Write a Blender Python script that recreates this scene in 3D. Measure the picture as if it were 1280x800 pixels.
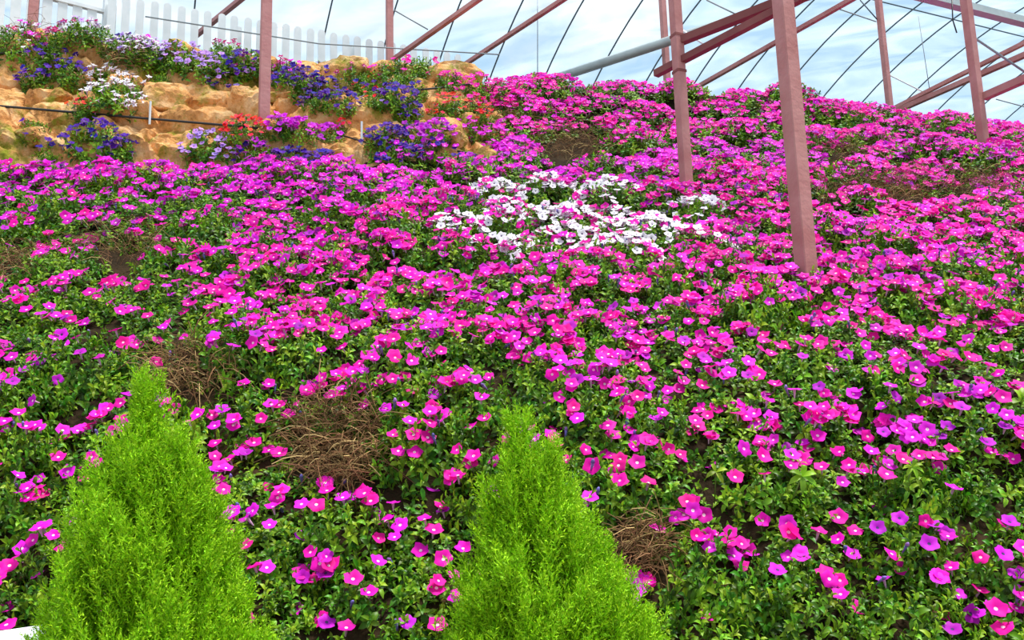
import bpy, bmesh, math, random
import numpy as np
from mathutils import Vector, Matrix, Quaternion, noise
from mathutils.bvhtree import BVHTree

random.seed(7)
rng = np.random.default_rng(7)
for o in list(bpy.data.objects):
    bpy.data.objects.remove(o)
SC = bpy.context.scene
COL = SC.collection

# ------------------------------------------------------------------ camera
FPX = 1100.0
PITCH, ROLL = math.radians(9.9), math.radians(1.6)
CAM = Vector((0, 0, 1.6))
FW = Vector((0, math.cos(PITCH), math.sin(PITCH)))
R0 = Vector((1, 0, 0)); U0 = Vector((0, -math.sin(PITCH), math.cos(PITCH)))
RT = math.cos(ROLL) * R0 - math.sin(ROLL) * U0
UP = math.sin(ROLL) * R0 + math.cos(ROLL) * U0
cd = bpy.data.cameras.new('camera')
cd.sensor_width = 36.0; cd.lens = FPX * 36.0 / 1280.0
cd.clip_start = 0.05; cd.clip_end = 300
cam = bpy.data.objects.new('camera', cd); COL.objects.link(cam)
m = Matrix((RT, UP, -FW)).transposed().to_4x4(); m.translation = CAM
cam.matrix_world = m
SC.camera = cam

def ray(px, py):
    return (FW * FPX + RT * (px - 640) + UP * (400 - py)).normalized()
def at_y(px, py, Y):
    d = ray(px, py); return CAM + d * ((Y - CAM.y) / d.y)
def at_z(px, py, z):
    d = ray(px, py); return CAM + d * ((z - CAM.z) / d.z)
def pix(P):
    d = P - CAM; z = d.dot(FW)
    return 640 + FPX * d.dot(RT) / z, 400 - FPX * d.dot(UP) / z

# ------------------------------------------------------------------ sky, sun, exposure
SC.view_settings.view_transform = 'Standard'
SC.view_settings.look = 'None'
SC.view_settings.exposure = 0.22
SC.view_settings.gamma = 1.0
SC.view_settings.use_curve_mapping = False

W = bpy.data.worlds.new('sky'); SC.world = W; W.use_nodes = True
nt = W.node_tree; nt.nodes.clear()
tc = nt.nodes.new('ShaderNodeTexCoord')
mp = nt.nodes.new('ShaderNodeMapping'); mp.inputs['Scale'].default_value = (1.0, 1.0, 2.2)
mp.inputs['Location'].default_value = (0.62, 0.1, 0.0)
n1 = nt.nodes.new('ShaderNodeTexNoise'); n1.inputs['Scale'].default_value = 1.7
n1.inputs['Detail'].default_value = 7; n1.inputs['Roughness'].default_value = 0.6
n1.inputs['Distortion'].default_value = 0.6
cr = nt.nodes.new('ShaderNodeValToRGB')
cr.color_ramp.elements[0].position = 0.42; cr.color_ramp.elements[0].color = (0.50, 0.80, 1.08, 1)
cr.color_ramp.elements[1].position = 0.62; cr.color_ramp.elements[1].color = (1.30, 1.30, 1.28, 1)
bg = nt.nodes.new('ShaderNodeBackground'); bg.inputs['Strength'].default_value = 0.72
wo = nt.nodes.new('ShaderNodeOutputWorld')
L = nt.links.new
L(tc.outputs['Generated'], mp.inputs['Vector']); L(mp.outputs[0], n1.inputs['Vector'])
L(n1.outputs['Fac'], cr.inputs[0]); L(cr.outputs[0], bg.inputs['Color']); L(bg.outputs[0], wo.inputs['Surface'])

sd = bpy.data.lights.new('sun', 'SUN'); sd.energy = 5.0; sd.angle = math.radians(14)
sd.color = (1.0, 0.96, 0.9)
sun = bpy.data.objects.new('sun', sd); COL.objects.link(sun)
sun.rotation_euler = Vector((0.30, -0.06, 1.0)).to_track_quat('Z', 'Y').to_euler()
sun.location = (4, -4, 14)

# ------------------------------------------------------------------ materials
def mat(name, col, rough=0.6, var=0.0, hue=0.0, spec=0.4, transl=0.0, noise_scale=None, col2=None, fac=(0.35, 0.65),
        bump=0.0, bump_scale=30, island=True, metallic=0.0):
    M = bpy.data.materials.new(name); M.use_nodes = True
    t = M.node_tree; t.nodes.clear(); lk = t.links.new
    out = t.nodes.new('ShaderNodeOutputMaterial')
    b = t.nodes.new('ShaderNodeBsdfPrincipled')
    b.inputs['Roughness'].default_value = rough
    b.inputs['Specular IOR Level'].default_value = spec
    b.inputs['Metallic'].default_value = metallic
    c = t.nodes.new('ShaderNodeRGB'); c.outputs[0].default_value = (*col, 1); csock = c.outputs[0]
    if col2 is not None:
        co = t.nodes.new('ShaderNodeTexCoord'); nz = t.nodes.new('ShaderNodeTexNoise')
        nz.inputs['Scale'].default_value = noise_scale or 5; nz.inputs['Detail'].default_value = 6
        lk(co.outputs['Object'], nz.inputs['Vector'])
        mr = t.nodes.new('ShaderNodeMapRange'); mr.inputs[1].default_value = fac[0]; mr.inputs[2].default_value = fac[1]
        lk(nz.outputs['Fac'], mr.inputs[0])
        mx = t.nodes.new('ShaderNodeMix'); mx.data_type = 'RGBA'
        lk(mr.outputs[0], mx.inputs[0]); lk(csock, mx.inputs[6]); mx.inputs[7].default_value = (*col2, 1)
        csock = mx.outputs[2]
    if var or hue:
        oi = t.nodes.new('ShaderNodeObjectInfo'); ge = t.nodes.new('ShaderNodeNewGeometry')
        ad = t.nodes.new('ShaderNodeMath'); ad.operation = 'ADD'
        lk(oi.outputs['Random'], ad.inputs[0]); lk(ge.outputs['Random Per Island'], ad.inputs[1])
        fr = t.nodes.new('ShaderNodeMath'); fr.operation = 'FRACT'; lk(ad.outputs[0], fr.inputs[0])
        ml = t.nodes.new('ShaderNodeMath'); ml.operation = 'MULTIPLY'; lk(ad.outputs[0], ml.inputs[0]); ml.inputs[1].default_value = 7.31
        f2 = t.nodes.new('ShaderNodeMath'); f2.operation = 'FRACT'; lk(ml.outputs[0], f2.inputs[0])
        hs = t.nodes.new('ShaderNodeHueSaturation')
        a = t.nodes.new('ShaderNodeMapRange'); a.inputs[3].default_value = 0.5 - hue; a.inputs[4].default_value = 0.5 + hue
        lk(fr.outputs[0], a.inputs[0]); lk(a.outputs[0], hs.inputs['Hue'])
        v = t.nodes.new('ShaderNodeMapRange'); v.inputs[3].default_value = 1 - var; v.inputs[4].default_value = 1 + var
        lk(f2.outputs[0], v.inputs[0]); lk(v.outputs[0], hs.inputs['Value'])
        lk(csock, hs.inputs['Color']); csock = hs.outputs[0]
    lk(csock, b.inputs['Base Color'])
    if bump:
        co2 = t.nodes.new('ShaderNodeTexCoord'); nb = t.nodes.new('ShaderNodeTexNoise')
        nb.inputs['Scale'].default_value = bump_scale; nb.inputs['Detail'].default_value = 8
        lk(co2.outputs['Object'], nb.inputs['Vector'])
        bp = t.nodes.new('ShaderNodeBump'); bp.inputs['Strength'].default_value = bump; bp.inputs['Distance'].default_value = 0.03
        lk(nb.outputs['Fac'], bp.inputs['Height']); lk(bp.outputs[0], b.inputs['Normal'])
    if transl:
        tr = t.nodes.new('ShaderNodeBsdfTranslucent'); lk(csock, tr.inputs['Color'])
        ms = t.nodes.new('ShaderNodeMixShader'); ms.inputs[0].default_value = transl
        lk(b.outputs[0], ms.inputs[1]); lk(tr.outputs[0], ms.inputs[2]); lk(ms.outputs[0], out.inputs['Surface'])
    else:
        lk(b.outputs[0], out.inputs['Surface'])
    return M

MAT = dict(
    soil=mat('soil', (0.02, 0.013, 0.007), 0.95, col2=(0.05, 0.03, 0.014), noise_scale=3, bump=0.8, spec=0.1),
    ground=mat('ground', (0.30, 0.25, 0.2), 0.9, col2=(0.38, 0.33, 0.27), noise_scale=6, bump=0.3, spec=0.2),
    leaf=mat('leaf', (0.085, 0.215, 0.008), 0.42, var=0.7, hue=0.035, spec=0.3, transl=0.3),
    leafpale=mat('leaf_pale', (0.25, 0.45, 0.018), 0.45, var=0.4, hue=0.03, spec=0.3, transl=0.3),
    stem=mat('stem', (0.14, 0.22, 0.04), 0.6, var=0.3),
    dry=mat('dry_stem', (0.20, 0.105, 0.045), 0.85, var=0.6, hue=0.02, spec=0.2),
    straw=mat('straw', (0.50, 0.34, 0.14), 0.8, var=0.3, spec=0.2),
    pink=mat('petal_hot_pink', (0.93, 0.003, 0.43), 0.6, var=0.22, hue=0.022, spec=0.2, transl=0.25),
    magenta=mat('petal_magenta', (0.80, 0.010, 0.66), 0.6, var=0.22, hue=0.018, spec=0.2, transl=0.25),
    purple=mat('petal_purple', (0.54, 0.008, 0.58), 0.6, var=0.3, hue=0.02, spec=0.2, transl=0.25),
    violet=mat('petal_violet', (0.06, 0.008, 0.28), 0.6, var=0.4, hue=0.03, spec=0.2, transl=0.2),
    lavender=mat('petal_lavender', (0.55, 0.30, 0.82), 0.6, var=0.2, hue=0.03, spec=0.2, transl=0.25),
    white=mat('petal_white', (0.88, 0.82, 0.88), 0.6, var=0.1, spec=0.2, transl=0.25),
    red=mat('petal_red', (0.80, 0.012, 0.012), 0.6, var=0.2, hue=0.015, spec=0.2, transl=0.2),
    crimson=mat('petal_crimson', (0.48, 0.005, 0.16), 0.6, var=0.25, hue=0.02, spec=0.2, transl=0.2),
    eye_pale=mat('eye_pale', (0.95, 0.62, 0.72), 0.7),
    eye_dark=mat('eye_dark', (0.05, 0.008, 0.12), 0.7),
    eye_white=mat('eye_white', (0.9, 0.85, 0.85), 0.7),
    tube=mat('flower_tube', (0.72, 0.42, 0.62), 0.6, transl=0.2),
    wilt=mat('wilted_petal', (0.25, 0.16, 0.5), 0.7, var=0.4, hue=0.05, transl=0.2),
    cypress=mat('cypress_needles', (0.30, 0.57, 0.008), 0.6, var=0.42, hue=0.018, spec=0.2, transl=0.12),
    bark=mat('bark', (0.16, 0.09, 0.05), 0.9, bump=0.5),
    steel=mat('red_oxide_steel', (0.43, 0.165, 0.15), 0.6, col2=(0.54, 0.25, 0.23), noise_scale=4, bump=0.15, spec=0.3),
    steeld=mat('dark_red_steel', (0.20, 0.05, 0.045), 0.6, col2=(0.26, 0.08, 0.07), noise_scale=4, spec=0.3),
    galv=mat('galvanised_pipe', (0.42, 0.47, 0.46), 0.5, col2=(0.5, 0.55, 0.53), noise_scale=9, spec=0.5, metallic=0.2),
    hoop=mat('hoop_pipe', (0.10, 0.14, 0.16), 0.6),
    wire=mat('wire', (0.3, 0.33, 0.34), 0.6),
    fence=mat('white_paint', (0.80, 0.82, 0.82), 0.55, col2=(0.68, 0.72, 0.72), noise_scale=5, spec=0.3),
    hose=mat('black_hose', (0.02, 0.02, 0.022), 0.5),
    plaster=mat('white_plaster', (0.82, 0.83, 0.9), 0.7, col2=(0.72, 0.74, 0.82), noise_scale=7, bump=0.15),
)

def rock_material():
    M = bpy.data.materials.new('sandstone'); M.use_nodes = True
    t = M.node_tree; lk = t.links.new; b = t.nodes['Principled BSDF']
    b.inputs['Roughness'].default_value = 0.9; b.inputs['Specular IOR Level'].default_value = 0.15
    g = t.nodes.new('ShaderNodeNewGeometry')
    def nz(s, d=8, r=0.6):
        n = t.nodes.new('ShaderNodeTexNoise'); n.inputs['Scale'].default_value = s; n.inputs['Detail'].default_value = d
        n.inputs['Roughness'].default_value = r; lk(g.outputs['Position'], n.inputs['Vector']); return n
    r1 = t.nodes.new('ShaderNodeValToRGB'); e = r1.color_ramp.elements
    e[0].position = 0.30; e[0].color = (0.20, 0.07, 0.02, 1)
    e[1].position = 0.72; e[1].color = (0.95, 0.68, 0.38, 1)
    x = r1.color_ramp.elements.new(0.48); x.color = (0.78, 0.38, 0.13, 1)
    lk(nz(5.0, 10, 0.7).outputs['Fac'], r1.inputs[0])
    mr = t.nodes.new('ShaderNodeMapRange'); mr.inputs[1].default_value = 0.50; mr.inputs[2].default_value = 0.62
    lk(nz(2.6, 9, 0.72).outputs['Fac'], mr.inputs[0])
    ms = t.nodes.new('ShaderNodeMix'); ms.data_type = 'RGBA'; lk(mr.outputs[0], ms.inputs[0]); lk(r1.outputs[0], ms.inputs[6])
    ms.inputs[7].default_value = (0.24, 0.25, 0.02, 1)
    lk(ms.outputs[2], b.inputs['Base Color'])
    bp = t.nodes.new('ShaderNodeBump'); bp.inputs['Strength'].default_value = 0.72; bp.inputs['Distance'].default_value = 0.05
    lk(nz(14, 10, 0.65).outputs['Fac'], bp.inputs['Height']); lk(bp.outputs[0], b.inputs['Normal'])
    return M
MAT['rock'] = rock_material()

def film_material():
    M = bpy.data.materials.new('greenhouse_film'); M.use_nodes = True
    t = M.node_tree; t.nodes.clear(); lk = t.links.new
    out = t.nodes.new('ShaderNodeOutputMaterial')
    tp = t.nodes.new('ShaderNodeBsdfTransparent'); tp.inputs[0].default_value = (0.97, 0.985, 1.0, 1)
    tl = t.nodes.new('ShaderNodeBsdfTranslucent'); tl.inputs[0].default_value = (0.9, 0.95, 1.0, 1)
    g = t.nodes.new('ShaderNodeNewGeometry'); mp_ = t.nodes.new('ShaderNodeMapping')
    mp_.inputs['Rotation'].default_value = (0.4, 0.5, 0.2); mp_.inputs['Scale'].default_value = (0.5, 1.6, 0.6)
    lk(g.outputs['Position'], mp_.inputs[0])
    n = t.nodes.new('ShaderNodeTexNoise'); n.inputs['Scale'].default_value = 1.3; n.inputs['Detail'].default_value = 7
    n.inputs['Distortion'].default_value = 0.8
    lk(mp_.outputs[0], n.inputs['Vector'])
    mr = t.nodes.new('ShaderNodeMapRange'); mr.inputs[1].default_value = 0.35; mr.inputs[2].default_value = 0.7
    mr.inputs[3].default_value = 0.06; mr.inputs[4].default_value = 0.34
    lk(n.outputs['Fac'], mr.inputs[0])
    ms = t.nodes.new('ShaderNodeMixShader'); lk(mr.outputs[0], ms.inputs[0]); lk(tp.outputs[0], ms.inputs[1]); lk(tl.outputs[0], ms.inputs[2])
    lk(ms.outputs[0], out.inputs['Surface'])
    return M
MAT['film'] = film_material()

# ------------------------------------------------------------------ helpers
def mesh_from(name, verts, faces, mats, midx=None, smooth=False):
    me = bpy.data.meshes.new(name)
    me.from_pydata([tuple(v) for v in verts], [], [tuple(f) for f in faces])
    for mm in mats: me.materials.append(mm)
    if midx is not None: me.polygons.foreach_set('material_index', np.asarray(midx, dtype=np.int32))
    if smooth: me.polygons.foreach_set('use_smooth', np.ones(len(me.polygons), dtype=bool))
    me.update(); return me
def link(name, data, parent=None):
    o = bpy.data.objects.new(name, data); COL.objects.link(o)
    if parent is not None: o.parent = parent
    return o
def tag(o, label, cat, group=None, kind=None):
    o['label'] = label; o['category'] = cat
    if group: o['group'] = group
    if kind: o['kind'] = kind
    return o
def thing(name, loc, label, cat, group=None):
    o = link(name, None); o.location = loc; o.empty_display_size = 0.1
    return tag(o, label, cat, group)

class MB:
    def __init__(s): s.v = []; s.f = []; s.m = []
    def add(s, v, f, mi=0):
        k = len(s.v); s.v += [tuple(x) for x in v]; s.f += [tuple(i + k for i in q) for q in f]; s.m += [mi] * len(f)
    def box(s, p, q, mi=0):
        (a, b, c), (d, e, g) = p, q
        s.add([(a, b, c), (d, b, c), (d, e, c), (a, e, c), (a, b, g), (d, b, g), (d, e, g), (a, e, g)],
              [(3, 2, 1, 0), (4, 5, 6, 7), (0, 1, 5, 4), (1, 2, 6, 5), (2, 3, 7, 6), (3, 0, 4, 7)], mi)
    def tube(s, pts, r, n=6, mi=0, r2=None, caps=True):
        pts = [Vector(p) for p in pts]; N = len(pts); vs = []; prev = None
        for i, p in enumerate(pts):
            d = (pts[min(i + 1, N - 1)] - pts[max(i - 1, 0)]).normalized()
            if prev is None:
                u = d.orthogonal().normalized()
            else:
                u = (prev - d * prev.dot(d)).normalized()
            prev = u; w = d.cross(u)
            rr = r if r2 is None else r + (r2 - r) * i / (N - 1)
            for k in range(n):
                a = 2 * math.pi * k / n; vs.append(p + (u * math.cos(a) + w * math.sin(a)) * rr)
        fs = [(i * n + k, i * n + (k + 1) % n, (i + 1) * n + (k + 1) % n, (i + 1) * n + k) for i in range(N - 1) for k in range(n)]
        if caps: fs += [tuple(range(n))[::-1], tuple((N - 1) * n + k for k in range(n))]
        s.add(vs, fs, mi)
    def bar(s, a, b, w, h, upv=Vector((0, 0, 1)), mi=0):
        a = Vector(a); b = Vector(b); d = (b - a).normalized()
        u = d.cross(upv); u = (u if u.length > 1e-4 else Vector((1, 0, 0))).normalized(); k = u.cross(d)
        vs = [p + u * sx * w / 2 + k * sy * h / 2 for p in (a, b) for sx, sy in ((-1, -1), (1, -1), (1, 1), (-1, 1))]
        s.add(vs, [(0, 1, 2, 3), (7, 6, 5, 4), (0, 4, 5, 1), (1, 5, 6, 2), (2, 6, 7, 3), (3, 7, 4, 0)], mi)
    def mesh(s, name, mats, smooth=False):
        if not isinstance(mats, (list, tuple)): mats = [mats]
        return mesh_from(name, s.v, s.f, mats, s.m, smooth)
    def obj(s, name, mats, parent=None, smooth=False): return link(name, s.mesh(name, mats, smooth), parent)

def lerp(xs, ys, x): return float(np.interp(x, xs, ys))

# ------------------------------------------------------------------ terrain (a real hillside lofted over the ground plan)
TY_P = [100, 150, 200, 230, 270, 340, 430, 500, 600, 740, 800]
TY_Y = [10.2, 9.2, 8.3, 7.5, 6.7, 5.7, 4.75, 4.35, 4.0, 3.65, 3.45]
def pcorr(px): return 0.0286 * (px - 640)
def depth(px, pyc):
    w = lerp([200, 500], [1, 0], pyc)
    return lerp(TY_P, TY_Y, pyc) * (1 + 0.11 * w * max(-1.4, min(1.6, (px - 640) / 640)))
CX = [-700, 0, 60, 130, 200, 300, 350, 450, 540, 600, 640, 730, 850, 960, 1100, 1200, 1280, 2100]
CY = [40, 50, 48, 50, 68, 78, 86, 92, 98, 101, 101, 106, 114, 124, 140, 154, 165, 200]
def crest(px): return lerp(CX, CY, px)
def column(px):
    """profile of the hillside along one sight direction: list of points"""
    k = pcorr(px); out = []
    out.append(at_y(px, 800 - k, 1.2)); out[-1].z = 0.0
    q = at_y(px, 800 - k, 2.75); q.z = 0.0; out.append(q)
    q = at_y(px, 800 - k, 3.1); q.z = 0.35; out.append(q)
    for pyc in (800, 740, 670, 600, 550, 500, 465, 430, 385, 340, 305, 270, 250, 230, 215):
        out.append(at_y(px, pyc - k, depth(px, pyc)))
    left = lerp([520, 700], [1, 0], px)                 # 1 on the rock-face side
    base_py = 205 * (1 - left) + (193 + 0) * left
    cy = crest(px); cyc = cy + k
    Yb = depth(px, base_py)
    Yc_l = lerp([-700, 0, 300, 600], [7.6, 8.55, 9.1, 9.6], px)
    Yc_r = lerp([560, 800, 1280, 2100], [9.7, 10.0, 10.6, 11.8], px)
    Yc = Yc_l * left + Yc_r * (1 - left)
    for j, fr in enumerate((0.0, 0.25, 0.5, 0.75, 1.0)):
        fy = fr ** 0.8 * (1 - left) + (fr ** 1.15) * left
        out.append(at_y(px, (base_py + (cyc - base_py) * fr) - k, Yb + (Yc - Yb) * fy))
    e = out[-1]; d = Vector((e.x, e.y, 0)).normalized()
    for dist, dz in ((0.5, 0.02), (1.2, -0.02), (3.0, -0.12), (7.5, -0.6)):
        out.append(Vector((e.x + d.x * dist, e.y + d.y * dist, e.z + dz)))
    return out
NCOL = 150; SUB = 6
pxs = np.linspace(-700, 2100, NCOL)
G = np.array([[tuple(p) for p in column(px)] for px in pxs])           # NCOL x NR x 3
NR = G.shape[1]
tt = np.linspace(0, NR - 1, (NR - 1) * SUB + 1)
H = np.empty((NCOL, len(tt), 3))
for i in range(NCOL):
    for c in range(3): H[i, :, c] = np.interp(tt, np.arange(NR), G[i, :, c])
for _ in range(6):                                                      # soften the joints of the profile
    H[:, 1:-1] = 0.25 * H[:, :-2] + 0.5 * H[:, 1:-1] + 0.25 * H[:, 2:]
    H[1:-1] = 0.25 * H[:-2] + 0.5 * H[1:-1] + 0.25 * H[2:]
ii, jj = NCOL, len(tt)
vs = H.reshape(-1, 3).copy()
for k in range(len(vs)):
    x, y, z = vs[k]
    if z > 0.3:
        vs[k, 2] += 0.10 * noise.noise((x * 1.5, y * 1.9, 3.1)) + 0.03 * noise.noise((x * 4.3, y * 4.3, 8.0))
fs = [(i * jj + j, (i + 1) * jj + j, (i + 1) * jj + j + 1, i * jj + j + 1) for i in range(ii - 1) for j in range(jj - 1)]
me = mesh_from('hillside', vs, fs, [MAT['soil']], smooth=True)
hill = link('floor', me); hill['kind'] = 'structure'
hill['label'] = 'dark brown soil hillside under the carpet of petunias'
BV = BVHTree.FromPolygons([Vector(v) for v in vs], fs)
mb = MB(); mb.box((-14, -4, -0.1), (14, 3.0, 0.0))
gr = mb.obj('trim_1', MAT['ground']); gr['kind'] = 'structure'; gr['label'] = 'pale path at the foot of the slope'

def hit(px, py):
    p, n, i, d = BV.ray_cast(CAM, ray(px, py))
    if p is None: return None, None
    if n.z < 0: n = -n
    return p, n
def drop(x, y):
    p, n, i, d = BV.ray_cast(Vector((x, y, 20)), Vector((0, 0, -1)))
    if p is None: return None, None
    if n.z < 0: n = -n
    return p, n

# ------------------------------------------------------------------ rock face
def col_pos(px, fr):
    i = (px - pxs[0]) / (pxs[1] - pxs[0]); i0 = int(max(0, min(NCOL - 2, math.floor(i)))); a = i - i0
    j = (18 - 0.6) * SUB + fr * 5.3 * SUB; j0 = int(min(jj - 2, math.floor(j))); b = j - j0
    V3 = vs.reshape(ii, jj, 3)
    return V3[i0, j0] * (1 - a) * (1 - b) + V3[i0 + 1, j0] * a * (1 - b) + V3[i0, j0 + 1] * (1 - a) * b + V3[i0 + 1, j0 + 1] * a * b
NU, NV = 230, 64
RU = np.linspace(-420, 655, NU)
P = np.array([[col_pos(u, v) for v in np.linspace(0, 1, NV)] for u in RU])
du = np.gradient(P, axis=0); dv = np.gradient(P, axis=1)
N = np.cross(du, dv); N /= np.linalg.norm(N, axis=2, keepdims=True) + 1e-9
if N[..., 1].mean() > 0: N = -N
for i in range(NU):
    for j in range(NV):
        p = P[i, j]; fr = j / (NV - 1)
        env = min(1, fr / 0.12) * min(1, (1 - fr) / 0.22) * min(1, (NU - 1 - i) / 18)
        q = Vector((p[0] * 1.7 + 0.3 * p[2], p[1] * 1.6, p[2] * 2.7 - 0.3 * p[0]))
        dist, pts = noise.voronoi(q, distance_metric='DISTANCE', exponent=2.5)
        edge = min(1.0, (dist[1] - dist[0]) * 5)
        cell = noise.cell_vector(pts[0] * 7.13)[0]
        d = 0.05 + (0.10 + 0.11 * cell) * edge + 0.11 * noise.fractal(Vector(p) * 3.0, 0.75, 2.1, 6) 
        P[i, j] = p + N[i, j] * (d * env - (1 - env) * 0.06)
rv = P.reshape(-1, 3)
rf = [(i * NV + j, (i + 1) * NV + j, (i + 1) * NV + j + 1, i * NV + j + 1) for i in range(NU - 1) for j in range(NV - 1)]
rock_face = link('rock_face', mesh_from('rock_face', rv, rf, [MAT['rock']], smooth=False))
rock_face['kind'] = 'structure'; rock_face['label'] = 'orange sandstone rock face with mossy ledges below the picket fence'
BR = BVHTree.FromPolygons([Vector(v) for v in rv], rf)
def hit2(px, py):
    """first of rock face and hillside"""
    d = ray(px, py); a = BR.ray_cast(CAM, d); b = BV.ray_cast(CAM, d)
    c = [x for x in (a, b) if x[0] is not None]
    if not c: return None, None
    c = min(c, key=lambda x: x[3]); n = c[1]
    if n.dot(d) > 0: n = -n
    return c[0], n

def boulder(seed, sx, sy, sz):
    bm = bmesh.new(); bmesh.ops.create_icosphere(bm, subdivisions=4, radius=1.0)
    rs = random.Random(seed); off = Vector((rs.random() * 40, rs.random() * 40, rs.random() * 40))
    planes = [(Vector((rs.gauss(0, 1), rs.gauss(0, 1), rs.gauss(0, 1))).normalized(), rs.uniform(0.62, 0.9)) for _ in range(11)]
    for v in bm.verts:
        c = v.co.copy(); mx = max(abs(c.x), abs(c.y), abs(c.z)); c = c.lerp(c / mx, 0.55)     # blocky
        for pn, pd_ in planes:
            e = c.dot(pn) - pd_
            if e > 0: c -= pn * e
        c *= 1 + 0.13 * noise.fractal(c * 1.7 + off, 0.7, 2.1, 5)
        v.co = Vector((c.x * sx, c.y * sy, c.z * sz))
    me_ = bpy.data.meshes.new('rock'); bm.to_mesh(me_); bm.free(); me_.materials.append(MAT['rock']); return me_
# (px, py, width px, height px) of blocks that stand proud of the face
BLK = [(555, 98, 96, 44), (428, 90, 66, 44), (375, 92, 60, 34), (20, 85, 62, 34), (60, 122, 44, 22), (215, 118, 70, 44), (255, 125, 60, 36),
       (300, 118, 40, 26), (470, 165, 66, 30), (528, 148, 44, 26), (645, 150, 32, 40), (25, 170, 56, 26), (90, 165, 34, 18),
       (200, 178, 54, 26), (410, 185, 56, 18), (420, 128, 40, 22), (350, 120, 50, 30), (12, 120, 40, 20), (560, 175, 50, 26), (150, 168, 30, 16),
       (95, 100, 30, 18), (590, 205, 40, 12)]
for k, (px, py, w, h) in enumerate(BLK):
    p, n = hit2(px, py)
    if p is None: continue
    s = (p - CAM).length / FPX
    o = link('rock', boulder(k, w * s / 2, w * s * 0.3, h * s / 2), rock_face)
    o.location = p + Vector((0, 0.19 * w * s, 0)) - n * 0.02
    o.rotation_euler = (random.uniform(-.15, .15), random.uniform(-.12, .12), random.uniform(-.4, .4))

# ------------------------------------------------------------------ greenhouse vault: film, hoops, purlins
TH = 0.411; VD = Vector((-math.sin(TH), math.cos(TH), 0)); AX = Vector((math.cos(TH), math.sin(TH), 0))
VB = Vector((0, 16.54, 3.70)); VR, VA, VSP, VOFF = 6.68, 0.803, 0.918, 0.40
def vault(s_ax, t, r=0.0):
    return VB + AX * s_ax - VD * (VR * (1 - math.cos(t)) + (0)) + Vector((0, 0, 1)) * (VR * VA * math.sin(t)) \
        + (VD * math.cos(t) + Vector((0, 0, 1)) * math.sin(t)) * r
TEND = math.radians(128)
PURL_T = math.radians(80)
fv = []; ff = []
NA, NT = 40, 36
for i in range(NA + 1):
    for j in range(NT + 1):
        fv.append(vault(-18 + 46 * i / NA, TEND * j / NT, 0.03 + 0.012 * math.sin(i * 2.1 + j * 0.7)))
for i in range(NA):
    for j in range(NT):
        a = i * (NT + 1) + j; ff.append((a, a + 1, a + NT + 2, a + NT + 1))
film = link('ceiling', mesh_from('film', fv, ff, [MAT['film']], smooth=True))
film['kind'] = 'structure'; film['label'] = 'milky translucent plastic film vault of the greenhouse'
for k in range(-12, 17):
    mb = MB(); mb.tube([vault(VOFF + k * VSP, TEND * j / 40) for j in range(41)], 0.013, 6)
    o = mb.obj('arch_hoop', MAT['hoop'], None, True)
    tag(o, 'thin dark steel hoop curving up under the plastic film', 'hoop', 'greenhouse roof hoops')
for t, r, nm in ((PURL_T, 0.012, 0),):
    mb = MB(); mb.tube([vault(-17, t, -0.02), vault(27, t, -0.02)], r, 6)
    o = mb.obj('purlin', MAT['hoop'], None, True)
    tag(o, ['thin purlin pipe tying the hoops together partway up the vault', 'thin purlin pipe running along the crown of the vault'][nm], 'pipe')

def post(px0, py0, px1, py1, Y, w, label, buried=True, top=9.0):
    """square steel post; base from the ground it stands in"""
    if Y is None:
        p, n = hit(px0, py0)
    else:
        q = at_y(px0, py0, Y); p, n = drop(q.x, q.y)
    t = thing('steel_post', (p.x, p.y, p.z - 0.02), label, 'post', 'red oxide greenhouse posts')
    t.rotation_euler = (0, 0, TH)
    hgt = top - p.z
    m_ = MB(); c = w * 0.06
    ring = [(-w/2 + c, -w/2), (w/2 - c, -w/2), (w/2, -w/2 + c), (w/2, w/2 - c), (w/2 - c, w/2), (-w/2 + c, w/2), (-w/2, w/2 - c), (-w/2, -w/2 + c)]
    vv = [(x, y, -0.15) for x, y in ring] + [(x, y, hgt) for x, y in ring]
    m_.add(vv, [(i, (i + 1) % 8, 8 + (i + 1) % 8, 8 + i) for i in range(8)] + [tuple(range(8))[::-1], tuple(range(8, 16))])
    m_.obj('shaft', MAT['steel'], t)
    m_ = MB(); m_.box((-w*.8, -w*.8, -0.03), (w*.8, w*.8, 0.0)); m_.obj('base_plate', MAT['steel'], t)
    return t, m_
def vault_top(p): return p
posts = {}
posts['A'] = post(329, 191, 333, 0, None, 0.10, 'slim steel post standing at the foot of the rock face', top=8.4)[0]
posts['C'] = post(859, 244, 843, 0, None, 0.085, 'steel post in the flower bed carrying two parallel roof beams', top=8.6)[0]
posts['D'] = post(1010, 362, 980, 0, None, 0.105, 'thickest steel post, rising from the middle of the pink flower bed with two faces showing', top=7.6)[0]
posts['G'] = post(1232, 198, 1205, 0, None, 0.085, 'steel post beside the dry brown ledge with a short beam at its side', top=8.7)[0]
posts['B'] = post(487, 70, 487, 0, 10.6, 0.085, 'steel post on the crest at the end of the picket fence', top=8.6)[0]
posts['E'] = post(834, 100, 828, 0, 11.6, 0.08, 'thin steel post on the crest just behind the post with two beams', top=8.6)[0]
posts['F'] = post(1111, 122, 1097, 0, 12.3, 0.08, 'thin steel post standing alone on the flowery crest', top=8.8)[0]
posts['H'] = post(42, 14, 52, 0, 9.2, 0.10, 'steel post half hidden behind the fence panel and flowers', top=7.9)[0]
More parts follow.
